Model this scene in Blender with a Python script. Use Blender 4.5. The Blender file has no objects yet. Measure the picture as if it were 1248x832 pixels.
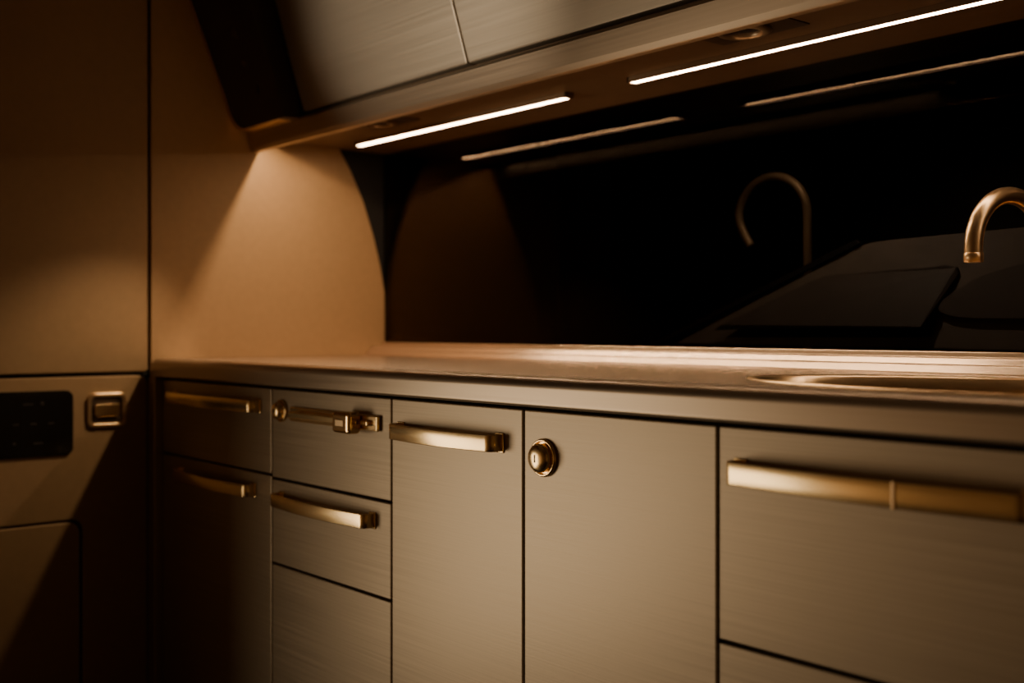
import bpy, bmesh, math, random
from mathutils import Vector, Matrix
random.seed(3)
CZ=0.964
def W(X,Y,H): return Vector((X,Y-1.0,H+CZ))
scene=bpy.context.scene
col=scene.collection

# ---------------- materials ----------------
def newmat(name):
    m=bpy.data.materials.new(name); m.use_nodes=True
    nt=m.node_tree; b=nt.nodes['Principled BSDF']
    return m,nt,b
def brushed(name,c,metal=0.8,rough=0.4,scale=(3,3,420),var=0.12,bump=0.05,aniso=0.0,rv=.07):
    m,nt,b=newmat(name)
    tc=nt.nodes.new('ShaderNodeTexCoord'); mp=nt.nodes.new('ShaderNodeMapping')
    mp.inputs['Scale'].default_value=scale
    nz=nt.nodes.new('ShaderNodeTexNoise'); nz.inputs['Scale'].default_value=1.0; nz.inputs['Detail'].default_value=3
    nt.links.new(tc.outputs['Object'],mp.inputs[0]); nt.links.new(mp.outputs[0],nz.inputs['Vector'])
    r=nt.nodes.new('ShaderNodeValToRGB')
    r.color_ramp.elements[0].position=.3; r.color_ramp.elements[1].position=.7
    r.color_ramp.elements[0].color=(c[0]*(1-var),c[1]*(1-var),c[2]*(1-var),1)
    r.color_ramp.elements[1].color=(min(1,c[0]*(1+var)),min(1,c[1]*(1+var)),min(1,c[2]*(1+var)),1)
    nt.links.new(nz.outputs['Fac'],r.inputs[0]); nt.links.new(r.outputs[0],b.inputs['Base Color'])
    mr=nt.nodes.new('ShaderNodeMapRange'); mr.inputs['To Min'].default_value=rough-rv; mr.inputs['To Max'].default_value=rough+rv
    nt.links.new(nz.outputs['Fac'],mr.inputs['Value']); nt.links.new(mr.outputs[0],b.inputs['Roughness'])
    if bump>0:
        bp=nt.nodes.new('ShaderNodeBump'); bp.inputs['Strength'].default_value=bump; bp.inputs['Distance'].default_value=.001
        nt.links.new(nz.outputs['Fac'],bp.inputs['Height']); nt.links.new(bp.outputs[0],b.inputs['Normal'])
    b.inputs['Metallic'].default_value=metal
    b.inputs['Anisotropic'].default_value=aniso
    return m
M_door=brushed('brushed_champagne_metal',(.39,.308,.215),.7,.42,scale=(3,3,460),var=.12)
M_counter=brushed('brushed_bronze_counter',(.58,.45,.35),.85,.27,scale=(60,60,60),var=.01,bump=0,rv=.003)
M_nose=brushed('brushed_edge_metal',(.44,.345,.25),.8,.33,scale=(2,300,300),var=.05,bump=.006)
M_upper=brushed('brushed_upper_metal',(.45,.385,.30),.7,.42,var=.04)
M_wall=brushed('bronze_wall_panel',(.41,.262,.137),.25,.5,scale=(60,60,60),var=.04,bump=.02)
M_wall2=brushed('bronze_side_panel',(.36,.233,.124),.25,.5,scale=(60,60,60),var=.04,bump=.02)
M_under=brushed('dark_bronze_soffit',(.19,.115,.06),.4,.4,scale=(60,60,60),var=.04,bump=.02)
M_under2=brushed('downlight_plate',(.07,.045,.028),.4,.4,scale=(60,60,60),var=.04,bump=.0)
M_brass=brushed('polished_champagne_brass',(.97,.71,.37),1.0,.23,scale=(6,300,300),var=.04,bump=.006,rv=.04)
M_gold=brushed('polished_gold',(.95,.67,.34),1.0,.16,scale=(40,40,40),var=.03,bump=0,rv=.01)
M_tap=brushed('brushed_gold_tap',(.85,.62,.37),1.0,.31,scale=(40,40,40),var=.02,bump=0,rv=.01)
M_tap2=brushed('tap_reflection_bronze',(.42,.29,.165),.3,.4,scale=(40,40,40),var=.03,bump=0)  # tone of the reflected tap, for the stand-in behind the glass
M_black=brushed('black_shadow_gap',(.006,.005,.005),0,.7,scale=(20,20,20),bump=0)
M_gloss=brushed('glossy_dark_panel',(.035,.025,.018),.2,.25,scale=(20,20,20),bump=.0)
M_screen=brushed('black_screen_glass',(.008,.007,.007),0,.12,scale=(20,20,20),bump=.0)
M_icon=brushed('dim_screen_icon',(.03,.026,.022),0,.5,scale=(20,20,20),bump=.0)
M_floor=brushed('dark_floor',(.05,.035,.025),0,.5,scale=(4,30,4),bump=.05)
M_ceil=brushed('ceiling_panel',(.16,.11,.07),0,.6,scale=(20,20,20),bump=.0)
M_grey=brushed('reflected_grey',(.22,.185,.15),.0,.6,scale=(30,30,30),bump=.0)  # greys of the reflected sink, for the stand-in behind the glass
M_grey2=brushed('reflected_dark_grey',(.12,.10,.082),.0,.6,scale=(30,30,30),bump=.0)
def emis(name,c,s):
    m,nt,b=newmat(name)
    tc=nt.nodes.new('ShaderNodeTexCoord'); nz=nt.nodes.new('ShaderNodeTexNoise'); nz.inputs['Scale'].default_value=4
    nt.links.new(tc.outputs['Object'],nz.inputs['Vector'])
    mr=nt.nodes.new('ShaderNodeMapRange'); mr.inputs['To Min'].default_value=s*.92; mr.inputs['To Max'].default_value=s*1.08
    nt.links.new(nz.outputs['Fac'],mr.inputs['Value']); nt.links.new(mr.outputs[0],b.inputs['Emission Strength'])
    b.inputs['Base Color'].default_value=(.8,.7,.6,1); b.inputs['Emission Color'].default_value=(*c,1)
    return m
M_led=emis('led_diffuser',(1,.68,.42),40)
# tinted glass
m,nt,b=newmat('tinted_black_glass'); M_glass=m
nt.nodes.remove(b); out=nt.nodes['Material Output']
tr=nt.nodes.new('ShaderNodeBsdfTransparent'); tr.inputs[0].default_value=(.42,.40,.38,1)
gl=nt.nodes.new('ShaderNodeBsdfGlossy'); gl.inputs['Color'].default_value=(1,.80,.64,1); gl.inputs['Roughness'].default_value=.035
mx=nt.nodes.new('ShaderNodeMixShader')
fr=nt.nodes.new('ShaderNodeFresnel'); fr.inputs[0].default_value=1.2
nt.links.new(fr.outputs[0],mx.inputs[0]); nt.links.new(tr.outputs[0],mx.inputs[1]); nt.links.new(gl.outputs[0],mx.inputs[2]); nt.links.new(mx.outputs[0],out.inputs[0])

# ---------------- helpers ----------------
def empty(name,loc=(0,0,0)):
    e=bpy.data.objects.new(name,None); col.objects.link(e); e.location=loc; e.empty_display_size=.1; return e
def attach(o,parent):
    o.parent=parent; o.matrix_parent_inverse=Matrix.Translation(-parent.location)
def finish(bm,name,mat,parent=None,bevel=0,seg=3,smooth=False,angle=40):
    bmesh.ops.recalc_face_normals(bm,faces=bm.faces)
    me=bpy.data.meshes.new(name); bm.to_mesh(me); bm.free()
    o=bpy.data.objects.new(name,me); col.objects.link(o); me.materials.append(mat)
    if smooth:
        for p in me.polygons: p.use_smooth=True
    if bevel:
        md=o.modifiers.new('bevel','BEVEL'); md.width=bevel; md.segments=seg; md.limit_method='ANGLE'; md.angle_limit=math.radians(angle)
    if parent: attach(o,parent)
    return o
def box(name,X0,X1,Y0,Y1,H0,H1,mat,parent=None,bevel=0,seg=3):
    bm=bmesh.new(); bmesh.ops.create_cube(bm,size=1)
    c=W((X0+X1)/2,(Y0+Y1)/2,(H0+H1)/2)
    bmesh.ops.scale(bm,vec=(abs(X1-X0),abs(Y1-Y0),abs(H1-H0)),verts=bm.verts)
    bmesh.ops.translate(bm,vec=c,verts=bm.verts)
    return finish(bm,name,mat,parent,bevel,seg)
def prism(name,poly,axis,a,b,mat,parent=None,bevel=0,seg=3,smooth=False,angle=40):
    """poly: 2D pts. axis 'X': pts are (Y,H); axis 'Y': pts are (X,H)."""
    bm=bmesh.new()
    def P(p,t):
        return W(t,p[0],p[1]) if axis=='X' else W(p[0],t,p[1])
    v0=[bm.verts.new(P(p,a)) for p in poly]; v1=[bm.verts.new(P(p,b)) for p in poly]
    n=len(poly); bm.faces.new(v0); bm.faces.new(v1[::-1])
    for i in range(n):
        f=bm.faces.new((v0[i],v1[i],v1[(i+1)%n],v0[(i+1)%n])); f.smooth=smooth
    return finish(bm,name,mat,parent,bevel,seg,angle=angle)
def rrect(a0,a1,b0,b1,r,seg=6,corners=(1,1,1,1)):
    pts=[]
    for k,(cx,cy,st) in enumerate([(a1-r,b1-r,0),(a0+r,b1-r,90),(a0+r,b0+r,180),(a1-r,b0+r,270)]):
        if corners[k]:
            for i in range(seg+1):
                t=math.radians(st+90*i/seg); pts.append((cx+r*math.cos(t),cy+r*math.sin(t)))
        else:
            pts.append(((a1,b1),(a0,b1),(a0,b0),(a1,b0))[k])
    return pts
def tube(name,pts,r,mat,parent=None,flat_end=True):
    cu=bpy.data.curves.new(name,'CURVE'); cu.dimensions='3D'; cu.bevel_depth=r; cu.bevel_resolution=8; cu.use_fill_caps=True
    sp=cu.splines.new('POLY'); sp.points.add(len(pts)-1)
    for i,p in enumerate(pts): sp.points[i].co=(*p,1)
    sp.use_smooth=True
    tmp=bpy.data.objects.new('tmp',cu); col.objects.link(tmp)
    dg=bpy.context.evaluated_depsgraph_get()
    me=bpy.data.meshes.new_from_object(tmp.evaluated_get(dg)); bpy.data.objects.remove(tmp)
    me.name=name; me.materials.clear(); me.materials.append(mat)
    o=bpy.data.objects.new(name,me); col.objects.link(o)
    for p in me.polygons: p.use_smooth=True
    if parent: attach(o,parent)
    return o
def lathe(name,prof,center,axis,mat,parent=None,n=40,sx=1,sy=1):
    """prof: (radius, height along axis). axis: 'Z' up or '-Y' toward the aisle"""
    bm=bmesh.new(); rings=[]
    for r,h in prof:
        ring=[]
        for i in range(n):
            t=2*math.pi*i/n
            if axis=='Z': v=Vector((r*sx*math.cos(t),r*sy*math.sin(t),h))
            else: v=Vector((r*sx*math.cos(t),-h,r*sy*math.sin(t)))
            ring.append(bm.verts.new(center+v))
        rings.append(ring)
    for a,b in zip(rings,rings[1:]):
        for i in range(n):
            f=bm.faces.new((a[i],a[(i+1)%n],b[(i+1)%n],b[i])); f.smooth=True
    bm.faces.new(rings[0][::-1]); bm.faces.new(rings[-1])
    return finish(bm,name,mat,parent)

XE=-2.43   # end wall plane
XR=0.9     # right end of the galley
YG=1.60    # backsplash glass plane
FL=-CZ

# ---------------- room shell ----------------
box('floor',XE-.1,XR+.1,-.9,1.75,FL-.05,FL,M_floor)
box('ceiling',XE-.1,XR+.1,-.9,2.4,1.12,1.17,M_ceil)
box('wall_right',XR,XR+.05,-.9,2.4,FL,1.12,M_wall2)
box('wall_front',XE-.1,XR+.1,-.95,-.9,FL,1.12,M_wall2)
box('wall_back',XE-.1,XR+.1,2.2,2.25,FL,1.12,M_black)
# end wall: bronze panel with curved back edge over a black wall
wl=empty('wall_left',W(XE,1,0))
box('backing',XE-.06,XE-.012,-.9,2.2,FL,1.12,M_black,wl)
edge=[(1.615,-.062),(1.612,.0),(1.603,.08),(1.588,.16),(1.566,.24),(1.537,.32),(1.502,.39),(1.47,.44),(1.40,.55)]
poly=[(.992,FL+.0),(1.615,FL)]+edge+[(1.40,1.118),(.992,1.118)]
prism('galley_end_panel',poly,'X',XE-.012,XE,M_wall,wl,.002)
# left tall panels
prism('tall_upper_panel',rrect(-.88,.984,-.092,1.118,.006,4),'X',XE-.012,XE+.002,M_wall2,wl,.003)
# lower panel (rounded upper right corner) with an access hatch
prism('lower_panel',[(.838+.005,FL),(.984,FL)]+[(.984-.02+.02*math.cos(t),-.120+.02*math.sin(t)) for t in [math.pi/2*i/6 for i in range(7)]]+[(-.88,-.100),(-.88,-.399),(.815,-.399)]+[(.819+.024*math.cos(t),-.423+.024*math.sin(t)) for t in [math.pi/2*(1-i/6) for i in range(7)]],'X',XE-.012,XE+.002,M_wall2,wl,.003)
prism('access_hatch',rrect(-.6,.838,FL+.08,-.404,.024,6),'X',XE-.012,XE+.001,M_wall2,wl,.003)
# unseen block added to keep the fill light off the leftmost fronts
box('light_blocker',XE,XE+.23,.37,.43,FL,1.12,M_wall2,wl,.004)

cp=empty('control_panel',W(XE,.7,-.19))
prism('screen',rrect(.50,.822,-.262,-.127,.016,6),'X',XE,XE+.009,M_screen,cp,.003)
for (a,b_,w,h) in [(.72,-.155,.02,.003),(.755,-.155,.006,.006),(.70,-.195,.012,.003),(.735,-.195,.012,.003),(.77,-.195,.012,.003),(.70,-.235,.006,.006),(.74,-.235,.02,.003)]:
    box('icon',XE+.009,XE+.0096,a,a+w,b_,b_+h,M_icon,cp)
sw=empty('rocker_switch',W(XE,.89,-.17))
def ring(name,outer,inner,x0,x1,mat,parent,bev=.001):
    bm=bmesh.new(); n=len(outer)
    L=[[bm.verts.new(W(x,p[0],p[1])) for p in pl] for x in (x0,x1) for pl in (outer,inner)]
    o0,i0,o1,i1=L
    for k in range(n):
        j=(k+1)%n
        bm.faces.new((o0[k],o0[j],o1[j],o1[k])); bm.faces.new((i0[k],i1[k],i1[j],i0[j]))
        bm.faces.new((o1[k],o1[j],i1[j],i1[k])); bm.faces.new((o0[k],i0[k],i0[j],o0[j]))
    return finish(bm,name,mat,parent,bev,2)
ring('bezel',rrect(.851,.933,-.208,-.136,.014),rrect(.859,.925,-.200,-.144,.010),XE,XE+.010,M_tap,sw)
prism('well',rrect(.859,.925,-.200,-.144,.010),'X',XE,XE+.004,M_under2,sw)
prism('rocker',rrect(.866,.918,-.186,-.158,.006),'X',XE+.004,XE+.012,M_brass,sw,.002)

# ---------------- base cabinet ----------------
bc=empty('base_cabinet',W(-1.2,1,-.5))
HT=-.107
box('carcass_front',XE+.05,XR-.002,1.024,1.04,FL+.09,-.104,M_black,bc)
box('toe_kick',XE+.05,XR-.002,1.06,1.08,FL,FL+.09,M_black,bc)
TH=.022
def front(nm,x0,x1,h0,h1):
    return box(nm,x0+.002,x1-.002,1.0,1.0+TH,h0+.002,h1-.002,M_door,bc,.0018,2)
xs=[-2.388,-1.892,-1.499,-1.179,-.841,-.445,.0,.45,XR]
LB=FL+.10
front('drawer_front',xs[0],xs[1],-.267,HT); front('door_front',xs[0],xs[1],LB,-.267)
front('drawer_front',xs[1],xs[2],-.272,HT); front('drawer_front',xs[1],xs[2],-.427,-.272); front('drawer_front',xs[1],xs[2],LB,-.427)
front('door_front',xs[2],xs[3],LB,HT); front('door_front',xs[3],xs[4],LB,HT)
front('drawer_front',xs[4],xs[5],-.350,HT); front('drawer_front',xs[4],xs[5],LB,-.350)
front('door_front',xs[5],xs[6],LB,HT); front('door_front',xs[6],xs[7],LB,HT); front('door_front',xs[7],xs[8],LB,HT)

def handle(x0,x1,h,ht=.023,so=.024,mat=None,nm='bow_handle'):
    """flat strap handle bowed off the door, ends turned back onto it"""
    mat=mat or M_brass
    L=x1-x0; cl=[(0,0.0)]
    r=.012
    for i in range(7):
        t=math.pi/2*i/6; cl.append((r-r*math.cos(t), so-r+r*math.sin(t)))
    for i in range(1,24):
        s=i/24; cl.append((r+(L-2*r)*s, so+.010*math.sin(math.pi*s)))
    for i in range(7):
        t=math.pi/2*(1-i/6); cl.append((L-r+r*math.cos(t), so-r+r*math.sin(t)))
    cl.append((L,0))
    th=.0035; bm=bmesh.new(); rows=[]
    n=len(cl)
    for i,(a,d) in enumerate(cl):
        p=cl[max(0,i-1)]; q=cl[min(n-1,i+1)]
        tx,ty=q[0]-p[0],q[1]-p[1]; l=math.hypot(tx,ty); nx,ny=-ty/l,tx/l
        o=(a,d); inn=(a-nx*th,d-ny*th)
        rows.append([bm.verts.new(W(x0+o[0],1-o[1],h-ht/2)),bm.verts.new(W(x0+o[0],1-o[1],h+ht/2)),
                     bm.verts.new(W(x0+inn[0],1-inn[1],h+ht/2)),bm.verts.new(W(x0+inn[0],1-inn[1],h-ht/2))])
    for a,b_ in zip(rows,rows[1:]):
        for k in range(4):
            f=bm.faces.new((a[k],a[(k+1)%4],b_[(k+1)%4],b_[k])); f.smooth=(k in (0,2))
    bm.faces.new(rows[0]); bm.faces.new(rows[-1][::-1])
    o=finish(bm,nm,mat,bc,.0012,2,angle=60)
    for xx in (x0-.002,x1-.016): box('handle_foot',xx,xx+.018,.9975,1.0,h-ht/2-.002,h+ht/2+.002,mat,bc,.001,2)
    return o
handle(-2.325,-1.935,-.143)
handle(-2.29,-1.955,-.302)
handle(-1.86,-1.545,-.306)
handle(-1.478,-1.222,-.157,.024)
handle(-.815,-.475,-.157,.026)
box('handle_joint',-.602,-.598,.9655,.970,-.1705,-.1435,M_tap,bc,.0008,2)
handle(-.40,-.05,-.157,.026); handle(.05,.40,-.157,.026)
# latch style pull on the second drawer
box('latch_plate',-1.812,-1.528,.992,1.0,-.163,-.137,M_brass,bc,.003,3)
box('latch_bar',-1.79,-1.60,.976,.984,-.157,-.143,M_brass,bc,.003,3)
box('latch_post',-1.79,-1.775,.984,.993,-.157,-.143,M_brass,bc,.002)
box('latch_cube',-1.625,-1.572,.966,.992,-.169,-.133,M_gold,bc,.007,4)
box('latch_cube_inset',-1.611,-1.586,.9645,.967,-.157,-.146,M_tap,bc,.001,2)
box('latch_tab',-1.566,-1.545,.984,.993,-.155,-.145,M_gold,bc,.003,3)
def lock(x,h,r):
    c=W(x,1.0,h)
    lathe('lock_bezel',[(r,0),(r,.003),(r*.97,.005),(r*.90,.006),(r*.84,.005),(r*.82,.002)],c,'-Y',M_gold,bc)
    lathe('lock_knob',[(r*.74,0),(r*.76,.008),(r*.75,.012),(r*.66,.015),(r*.48,.0168),(r*.25,.0177),(r*.02,.018)],c,'-Y',M_brass,bc)
    box('lock_keyhole',x-.0010,x+.0010,1-.0185,1-.0165,h-r*.2,h+r*.2,M_under2,bc)
lock(-1.852,-.147,.0205); lock(-1.1355,-.170,.0255)

# ---------------- countertop ----------------
ct=empty('countertop',W(-1.2,1.3,-.064))
CT=-.064
XW=XR-.002
R=.034; th=.039
outer=[(XW,CT),(XW-.01,CT),(XE+.060,CT),(XE+.050,CT)]
for i in range(9):
    t=math.pi/2+math.pi/2*i/8
    cx,ch=XE+.004+R,CT-R
    outer.append((cx+R*math.cos(t),ch+R*math.sin(t)))
inner=[(XW,CT-th),(XW-.01,CT-th),(XE+.060,CT-th),(XE+.050,CT-th)]+[(XE+.004+th+.0025*(8-i)/8,CT-th-.0005*i/8) for i in range(9)]
def sweep(nm,outer,inner,par):
    bm=bmesh.new(); rows=[]
    for o,i in zip(outer,inner):
        # bull-nosed cross-section: quarter round at the upper front, small round below
        dx,dh=i[0]-o[0],i[1]-o[1]; L=math.hypot(dx,dh); ux_,uh_=dx/L,dh/L
        sec=[]
        R1=.013; R2=.005
        for k in range(8):
            t=math.pi/2*k/7
            d=R1-R1*math.cos(t); y=.982+R1-R1*math.sin(t)
            sec.append((o[0]+ux_*d,y,o[1]+uh_*d))
        sec.append((o[0]+ux_*(R1+.001),.982,o[1]+uh_*(R1+.001)))
        sec.append((o[0]+ux_*(L-R2-.001),.982,o[1]+uh_*(L-R2-.001)))
        for k in range(5):
            t=math.pi/2*k/4
            d=L-R2+R2*math.sin(t); y=.982+R2-R2*math.cos(t)
            sec.append((o[0]+ux_*d,y,o[1]+uh_*d))
        sec.append((i[0],1.03,i[1])); sec.append((o[0],1.03,o[1]))
        rows.append([bm.verts.new(W(*s)) for s in sec])
    m_=len(rows[0])
    for a,b_ in zip(rows,rows[1:]):
        for k in range(m_):
            f=bm.faces.new((a[k],a[(k+1)%m_],b_[(k+1)%m_],b_[k])); f.smooth=(k<14 and k!=8)
    bm.faces.new(rows[0]); bm.faces.new(rows[-1][::-1])
    finish(bm,nm,M_nose,par)
sweep('front_nosing',outer,inner,ct)
hj=CT-th-.001
box('gable_edge',XE+.004,XE+.004+th-.001,.982,1.03,FL,hj,M_nose,bc,.002,2)
# top slab with an oval cut-out
SX,SY,SA,SB=-.53,1.255,.435,.19
slab=box('worktop',XE+.002,XW,1.028,YG-.001,CT-.03,CT-.0003,M_counter,ct)
bm=bmesh.new(); bmesh.ops.create_cone(bm,cap_ends=True,segments=120,radius1=1,radius2=1,depth=.2)
bmesh.ops.scale(bm,vec=(SA,SB,1),verts=bm.verts); bmesh.ops.translate(bm,vec=W(SX,SY,CT),verts=bm.verts)
cut=finish(bm,'cutter',M_counter)
md=slab.modifiers.new('hole','BOOLEAN'); md.operation='DIFFERENCE'; md.object=cut; md.solver='EXACT'
bpy.context.view_layer.update()
dg=bpy.context.evaluated_depsgraph_get()
me=bpy.data.meshes.new_from_object(slab.evaluated_get(dg)); slab.modifiers.clear(); slab.data=me
bpy.data.objects.remove(cut)
# stepped upstand
prism('upstand',[(YG-.060,CT),(YG-.052,CT+.012),(YG-.046,CT+.012),(YG-.040,CT+.022),(YG-.012,CT+.022),(YG-.009,CT+.031),(YG-.001,CT+.031),(YG-.001,CT)],'X',XE+.002,XW,M_counter,ct,.0015,3,angle=30)

sk=empty('sink',W(SX,SY,CT))
prof=[(1.03,0.0),(1.026,.0015),(1.015,.002),(1.0,.0015),(.985,-.001),(.97,-.02),(.95,-.10),(.88,-.15),(.7,-.165),(.08,-.17)]
bm=bmesh.new(); rings=[]
for r,h in prof:
    ringv=[]
    for i in range(160):
        t=2*math.pi*i/160; ringv.append(bm.verts.new(W(SX+SA*r*math.cos(t),SY+SB*r*math.sin(t),CT+h)))
    rings.append(ringv)
for a,b_ in zip(rings,rings[1:]):
    for i in range(160):
        f=bm.faces.new((a[i],a[(i+1)%160],b_[(i+1)%160],b_[i])); f.smooth=True
bm.faces.new(rings[-1])
finish(bm,'basin',M_tap,sk)
lathe('drain',[(.035,0),(.035,.004),(.028,.006),(.02,.002),(.001,.002)],W(SX,SY,CT-.169),'Z',M_gold,sk)
# tap
fc=empty('faucet',W(-.745,1.575,CT))
tip=Vector((-.772,1.435)); base=Vector((-.742,1.574))
mid=(tip+base)/2; half=(base-tip)/2; rad=half.length; ch=.108
pts=[W(tip.x,tip.y,.092)]
for i in range(33):
    t=math.pi-math.pi*i/32
    p=mid+half*math.cos(t); pts.append(W(p.x,p.y,ch+rad*1.02*math.sin(t)))
pts.append(W(base.x,base.y,0)); pts.append(W(base.x,base.y,CT+.024))
tube('spout',pts,.0116,M_tap,fc)
lathe('aerator',[(.0105,0),(.0125,.001),(.0125,.012),(.0116,.013)],W(tip.x,tip.y,.088),'Z',M_tap,fc)
lathe('flange',[(.016,.0),(.016,.010),(.014,.014),(.0125,.016)],W(base.x,base.y,CT+.0225),'Z',M_tap,fc,sy=.85)
tube('lever',[W(base.x,base.y,.03),W(base.x+.05,base.y-.005,.045)],.005,M_tap,fc)

# ---------------- backsplash ----------------
box('glass_backsplash',XE,XR,YG,YG+.006,CT-.03,.47,M_glass)
# stand-ins added behind the glass for its reflections: sloped sink and tap
gr=empty('sink_reflection_stand_in',W(-1.1,1.9,.1))
def slope(nm,pts,mat,d=.01,bev=.002):
    bm=bmesh.new(); a=[bm.verts.new(W(*p)) for p in pts]; b_=[bm.verts.new(W(p[0],p[1]+d,p[2])) for p in pts]
    n=len(pts); bm.faces.new(a); bm.faces.new(b_[::-1])
    for i in range(n): bm.faces.new((a[i],b_[i],b_[(i+1)%n],a[(i+1)%n]))
    return finish(bm,nm,mat,gr,bev,2)
slope('slab',[(-1.540,1.70,-.029),(-1.190,1.793,.146),(-1.166,1.799,.154),(-1.13,1.80,.157),(-.70,1.80,.168),(-.60,1.70,-.034),],M_grey)
slope('tray',[(-1.434,1.692,-.0015),(-1.414,1.692,.008),(-1.260,1.765,.090),(-1.235,1.767,.098),(-1.00,1.765,.107),(-.978,1.763,.102),(-.972,1.760,.090),(-1.000,1.692,.003)],M_grey2,.008)
bowl=[]
for i in range(28):
    t=2*math.pi*i/28
    cx_=-.80+.17*math.copysign(abs(math.cos(t))**.7,math.cos(t)); ch_=.062+.047*math.copysign(abs(math.sin(t))**.7,math.sin(t))
    bowl.append((cx_+(ch_-.06)*1.3,1.70+.095*(ch_+.03)/.19-.01,ch_))
slope('bowl',bowl,M_grey2,.006)
slope('edge_bar',[(-1.600,1.69,-.030),(-1.572,1.69,-.030),(-1.176,1.79,.153),(-1.186,1.79,.162)],M_black)
ft2=empty('faucet_reflection',W(-1.4,1.85,.3))  # added tap shape in place of a reflection in the glass
rr=.072; cxx,chh=-1.420,.232
pts=[W(cxx-rr+.030,1.84,.168),W(cxx-rr+.014,1.84,.192),W(cxx-rr+.003,1.84,.215)]
for i in range(33):
    t=math.pi-math.pi*i/32
    pts.append(W(cxx+rr*math.cos(t),1.84+.03*i/32,chh+rr*math.sin(t)))
pts+= [W(cxx+rr,1.872,.10),W(cxx+rr,1.872,-.05)]
tube('spout',pts,.0082,M_tap2,ft2)
box('mounting_block',cxx+rr-.03,cxx+rr+.03,1.84,1.91,-.08,-.05,M_grey2,ft2,.003)

# ---------------- upper cabinets ----------------
uc=empty('wall_cabinet',W(-1.2,1.3,.7))
UH=.442
front_prof=[(1.222,.466),(1.190,.565),(1.158,.680),(1.118,.80),(1.07,.92),(1.01,1.118)]
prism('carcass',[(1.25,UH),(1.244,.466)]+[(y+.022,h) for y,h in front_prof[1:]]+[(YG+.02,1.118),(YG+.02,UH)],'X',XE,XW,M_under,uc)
def updoor(nm,x0,x1,mat,prof=front_prof,th=.02,bev=.003):
    pl=list(prof)+[(y+th,h) for y,h in reversed(prof)]
    return prism(nm,pl,'X',x0+.002,x1-.002,mat,uc,bev,2,angle=50)
ux=[-2.172,-1.592,-1.02,-.45,.12,.5,XR]
for a,b_ in zip(ux,ux[1:]): updoor('door_front',a,b_,M_upper)
# dark end door, standing proud, with rounded lower corner and thin bright trim
def rounded_end(nm,x0,x1,mat,r,push,h0,dep):
    bm=bmesh.new()
    def yat(h):
        pr=[(1.186,.445),(1.160,.530),(1.0737,.743),(.93,1.118)]
        for (ya,ha),(yb,hb) in zip(pr,pr[1:]):
            if h<=hb: return ya+(yb-ya)*(h-ha)/(hb-ha)
        return pr[-1][0]
    rows=[]
    hs=[h0+r-r*math.cos(math.pi/2*i/8) for i in range(9)]+[.53,.60,.743,.92,1.118]
    for h in hs:
        d=h-h0; xl=x0+(r-math.sqrt(max(0,r*r-(r-d)**2)) if d<r else 0)
        y=yat(h)-push
        rows.append([bm.verts.new(W(xl,y,h)),bm.verts.new(W(x1,y,h)),bm.verts.new(W(x1,y+dep,h)),bm.verts.new(W(xl,y+dep,h))])
    for a,b_ in zip(rows,rows[1:]):
        for k in range(4): bm.faces.new((a[k],a[(k+1)%4],b_[(k+1)%4],b_[k]))
    bm.faces.new(rows[0]); bm.faces.new(rows[-1][::-1])
    return finish(bm,nm,mat,uc,.001,2,angle=60)
rounded_end('end_door_trim',XE+.003,-2.21,M_tap,.05,0,.4500,.03)
rounded_end('end_door',XE+.017,-2.178,M_gloss,.05,.003,.4515,.085)
# lower lip rail
prism('lip_rail',[(1.221,.458),(1.219,.452),(1.228,.420),(1.234,.411),(1.242,.409),(1.247,.413),(1.249,.442),(1.249,.460)],'X',XE+.002,XW,M_nose,uc,.001,2)
box('lip_reflection_mask',XE+.002,XW,1.249,1.2505,.413,UH,M_black,uc)  # black strip added to hide the lit lip back from the glass
box('light_baffle',XE+.002,-.9,1.284,1.288,.4325,UH,M_black,uc)  # added to block the lip light from mirroring in the glass
# recessed downlights
def puck(x,y,i):
    e=empty('recessed_downlight',W(x,y,UH))
    lathe('trim_ring',[(.040,0),(.042,-.004),(.036,-.008),(.029,-.007),(.027,-.002),(.027,0)],W(x,y,UH-.001),'Z',M_nose if i==0 else M_under,e)
    lathe('lens',[(.026,-.001),(.026,-.003),(.018,-.004),(.001,-.0045)],W(x,y,UH-.001),'Z',M_gloss,e)
    prism('plate',[(x-.08,UH-.002),(x+.08,UH-.002),(x+.08,UH),(x-.08,UH)],'Y',y-.043,y+.052,M_under2,e,.0008)
puck(-1.075,1.335,0); puck(-2.05,1.335,1)
# led strips
def led(x0,x1):
    e=empty('led_strip_light',W((x0+x1)/2,1.447,UH))
    box('channel_front',x0-.006,x1+.006,1.4370,1.4400,UH-.010,UH,M_under,e,.0005)
    box('channel_rear',x0-.006,x1+.006,1.4535,1.4565,UH-.010,UH,M_under,e,.0005)
    for xx in (x0-.006,x1+.0005): box('end_cap',xx,xx+.0055,1.4370,1.4565,UH-.011,UH,M_under,e,.0005)
    box('diffuser',x0,x1,1.4402,1.4533,UH-.0098,UH-.002,M_led,e)
led(-2.305,-1.578); led(-1.408,-.40); led(-.25,.7)

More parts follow.
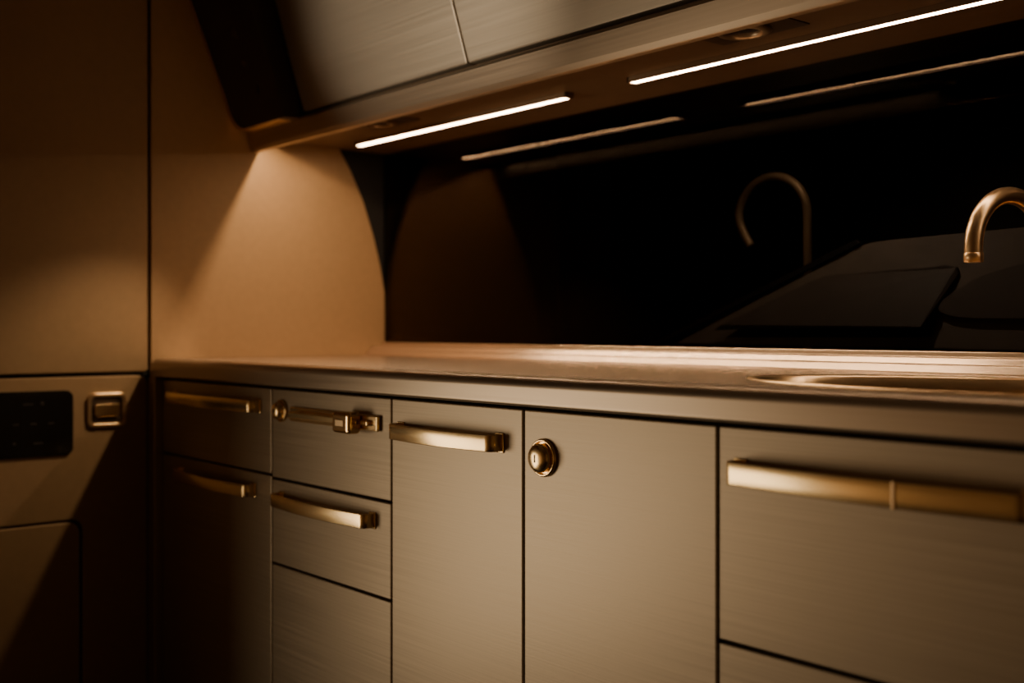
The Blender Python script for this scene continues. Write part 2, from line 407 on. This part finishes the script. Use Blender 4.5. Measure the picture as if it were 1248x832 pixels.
# ---------------- lights ----------------
def area(name,loc,rot,sx,sy,power,c=(1,.62,.34),spread=180):
    l=bpy.data.lights.new(name,'AREA'); l.shape='RECTANGLE'; l.size=sx; l.size_y=sy; l.energy=power; l.color=c; l.spread=math.radians(spread)
    o=bpy.data.objects.new(name,l); col.objects.link(o); o.location=loc; o.rotation_euler=rot; return o
area('hidden_lip_light',W(-1.75,1.2635,.4405),(0,0,0),1.25,.005,5.6,(1,.67,.37))
def spot(name,loc,target,power,angle,blend,size,c=(1,.66,.40)):
    l=bpy.data.lights.new(name,'SPOT'); l.energy=power; l.color=c; l.spot_size=math.radians(angle); l.spot_blend=blend; l.shadow_soft_size=size
    o=bpy.data.objects.new(name,l); col.objects.link(o); o.location=loc
    o.rotation_euler=(Vector(target)-Vector(loc)).to_track_quat('-Z','Y').to_euler(); return o
# unseen fill light added at the end wall to brighten the cabinet fronts
area('front_fill_light',W(XE+.012,-.22,-.50),(0,math.radians(-90),0),.80,1.0,10,(1,.81,.57))
spot('panel_spot',W(-1.95,1.225,.40),W(-2.43,.80,-.20),13,46,1,.01,(1,.70,.40))  # added spot without a fixture, brightens the left wall panels
spot('upper_wash_spot',W(-2.2,-.4,.05),W(-1.72,1.2,.62),70,27,1,.02,(1,.83,.62))  # added spot out of view, lifts the upper doors
spot('stand_in_fill',W(-1.22,1.635,.52),W(-1.15,1.76,.05),4.0,120,.5,.01,(1,.78,.58))  # added fill so the reflection stand-ins show through the glass

# ---------------- world ----------------
w=bpy.data.worlds.new('world'); scene.world=w; w.use_nodes=True
w.node_tree.nodes['Background'].inputs[0].default_value=(1,.7,.45,1); w.node_tree.nodes['Background'].inputs[1].default_value=.004

# ---------------- camera ----------------
cd=bpy.data.cameras.new('camera'); cam=bpy.data.objects.new('camera',cd); col.objects.link(cam)
cd.lens=40.18; cd.sensor_width=36; cd.shift_y=-15/1248
cam.location=W(0,0,0); cam.rotation_euler=(math.radians(90),0,math.radians(50.27))
cd.clip_start=.01
cd.dof.use_dof=True; cd.dof.focus_distance=1.62; cd.dof.aperture_fstop=2.6
scene.camera=cam
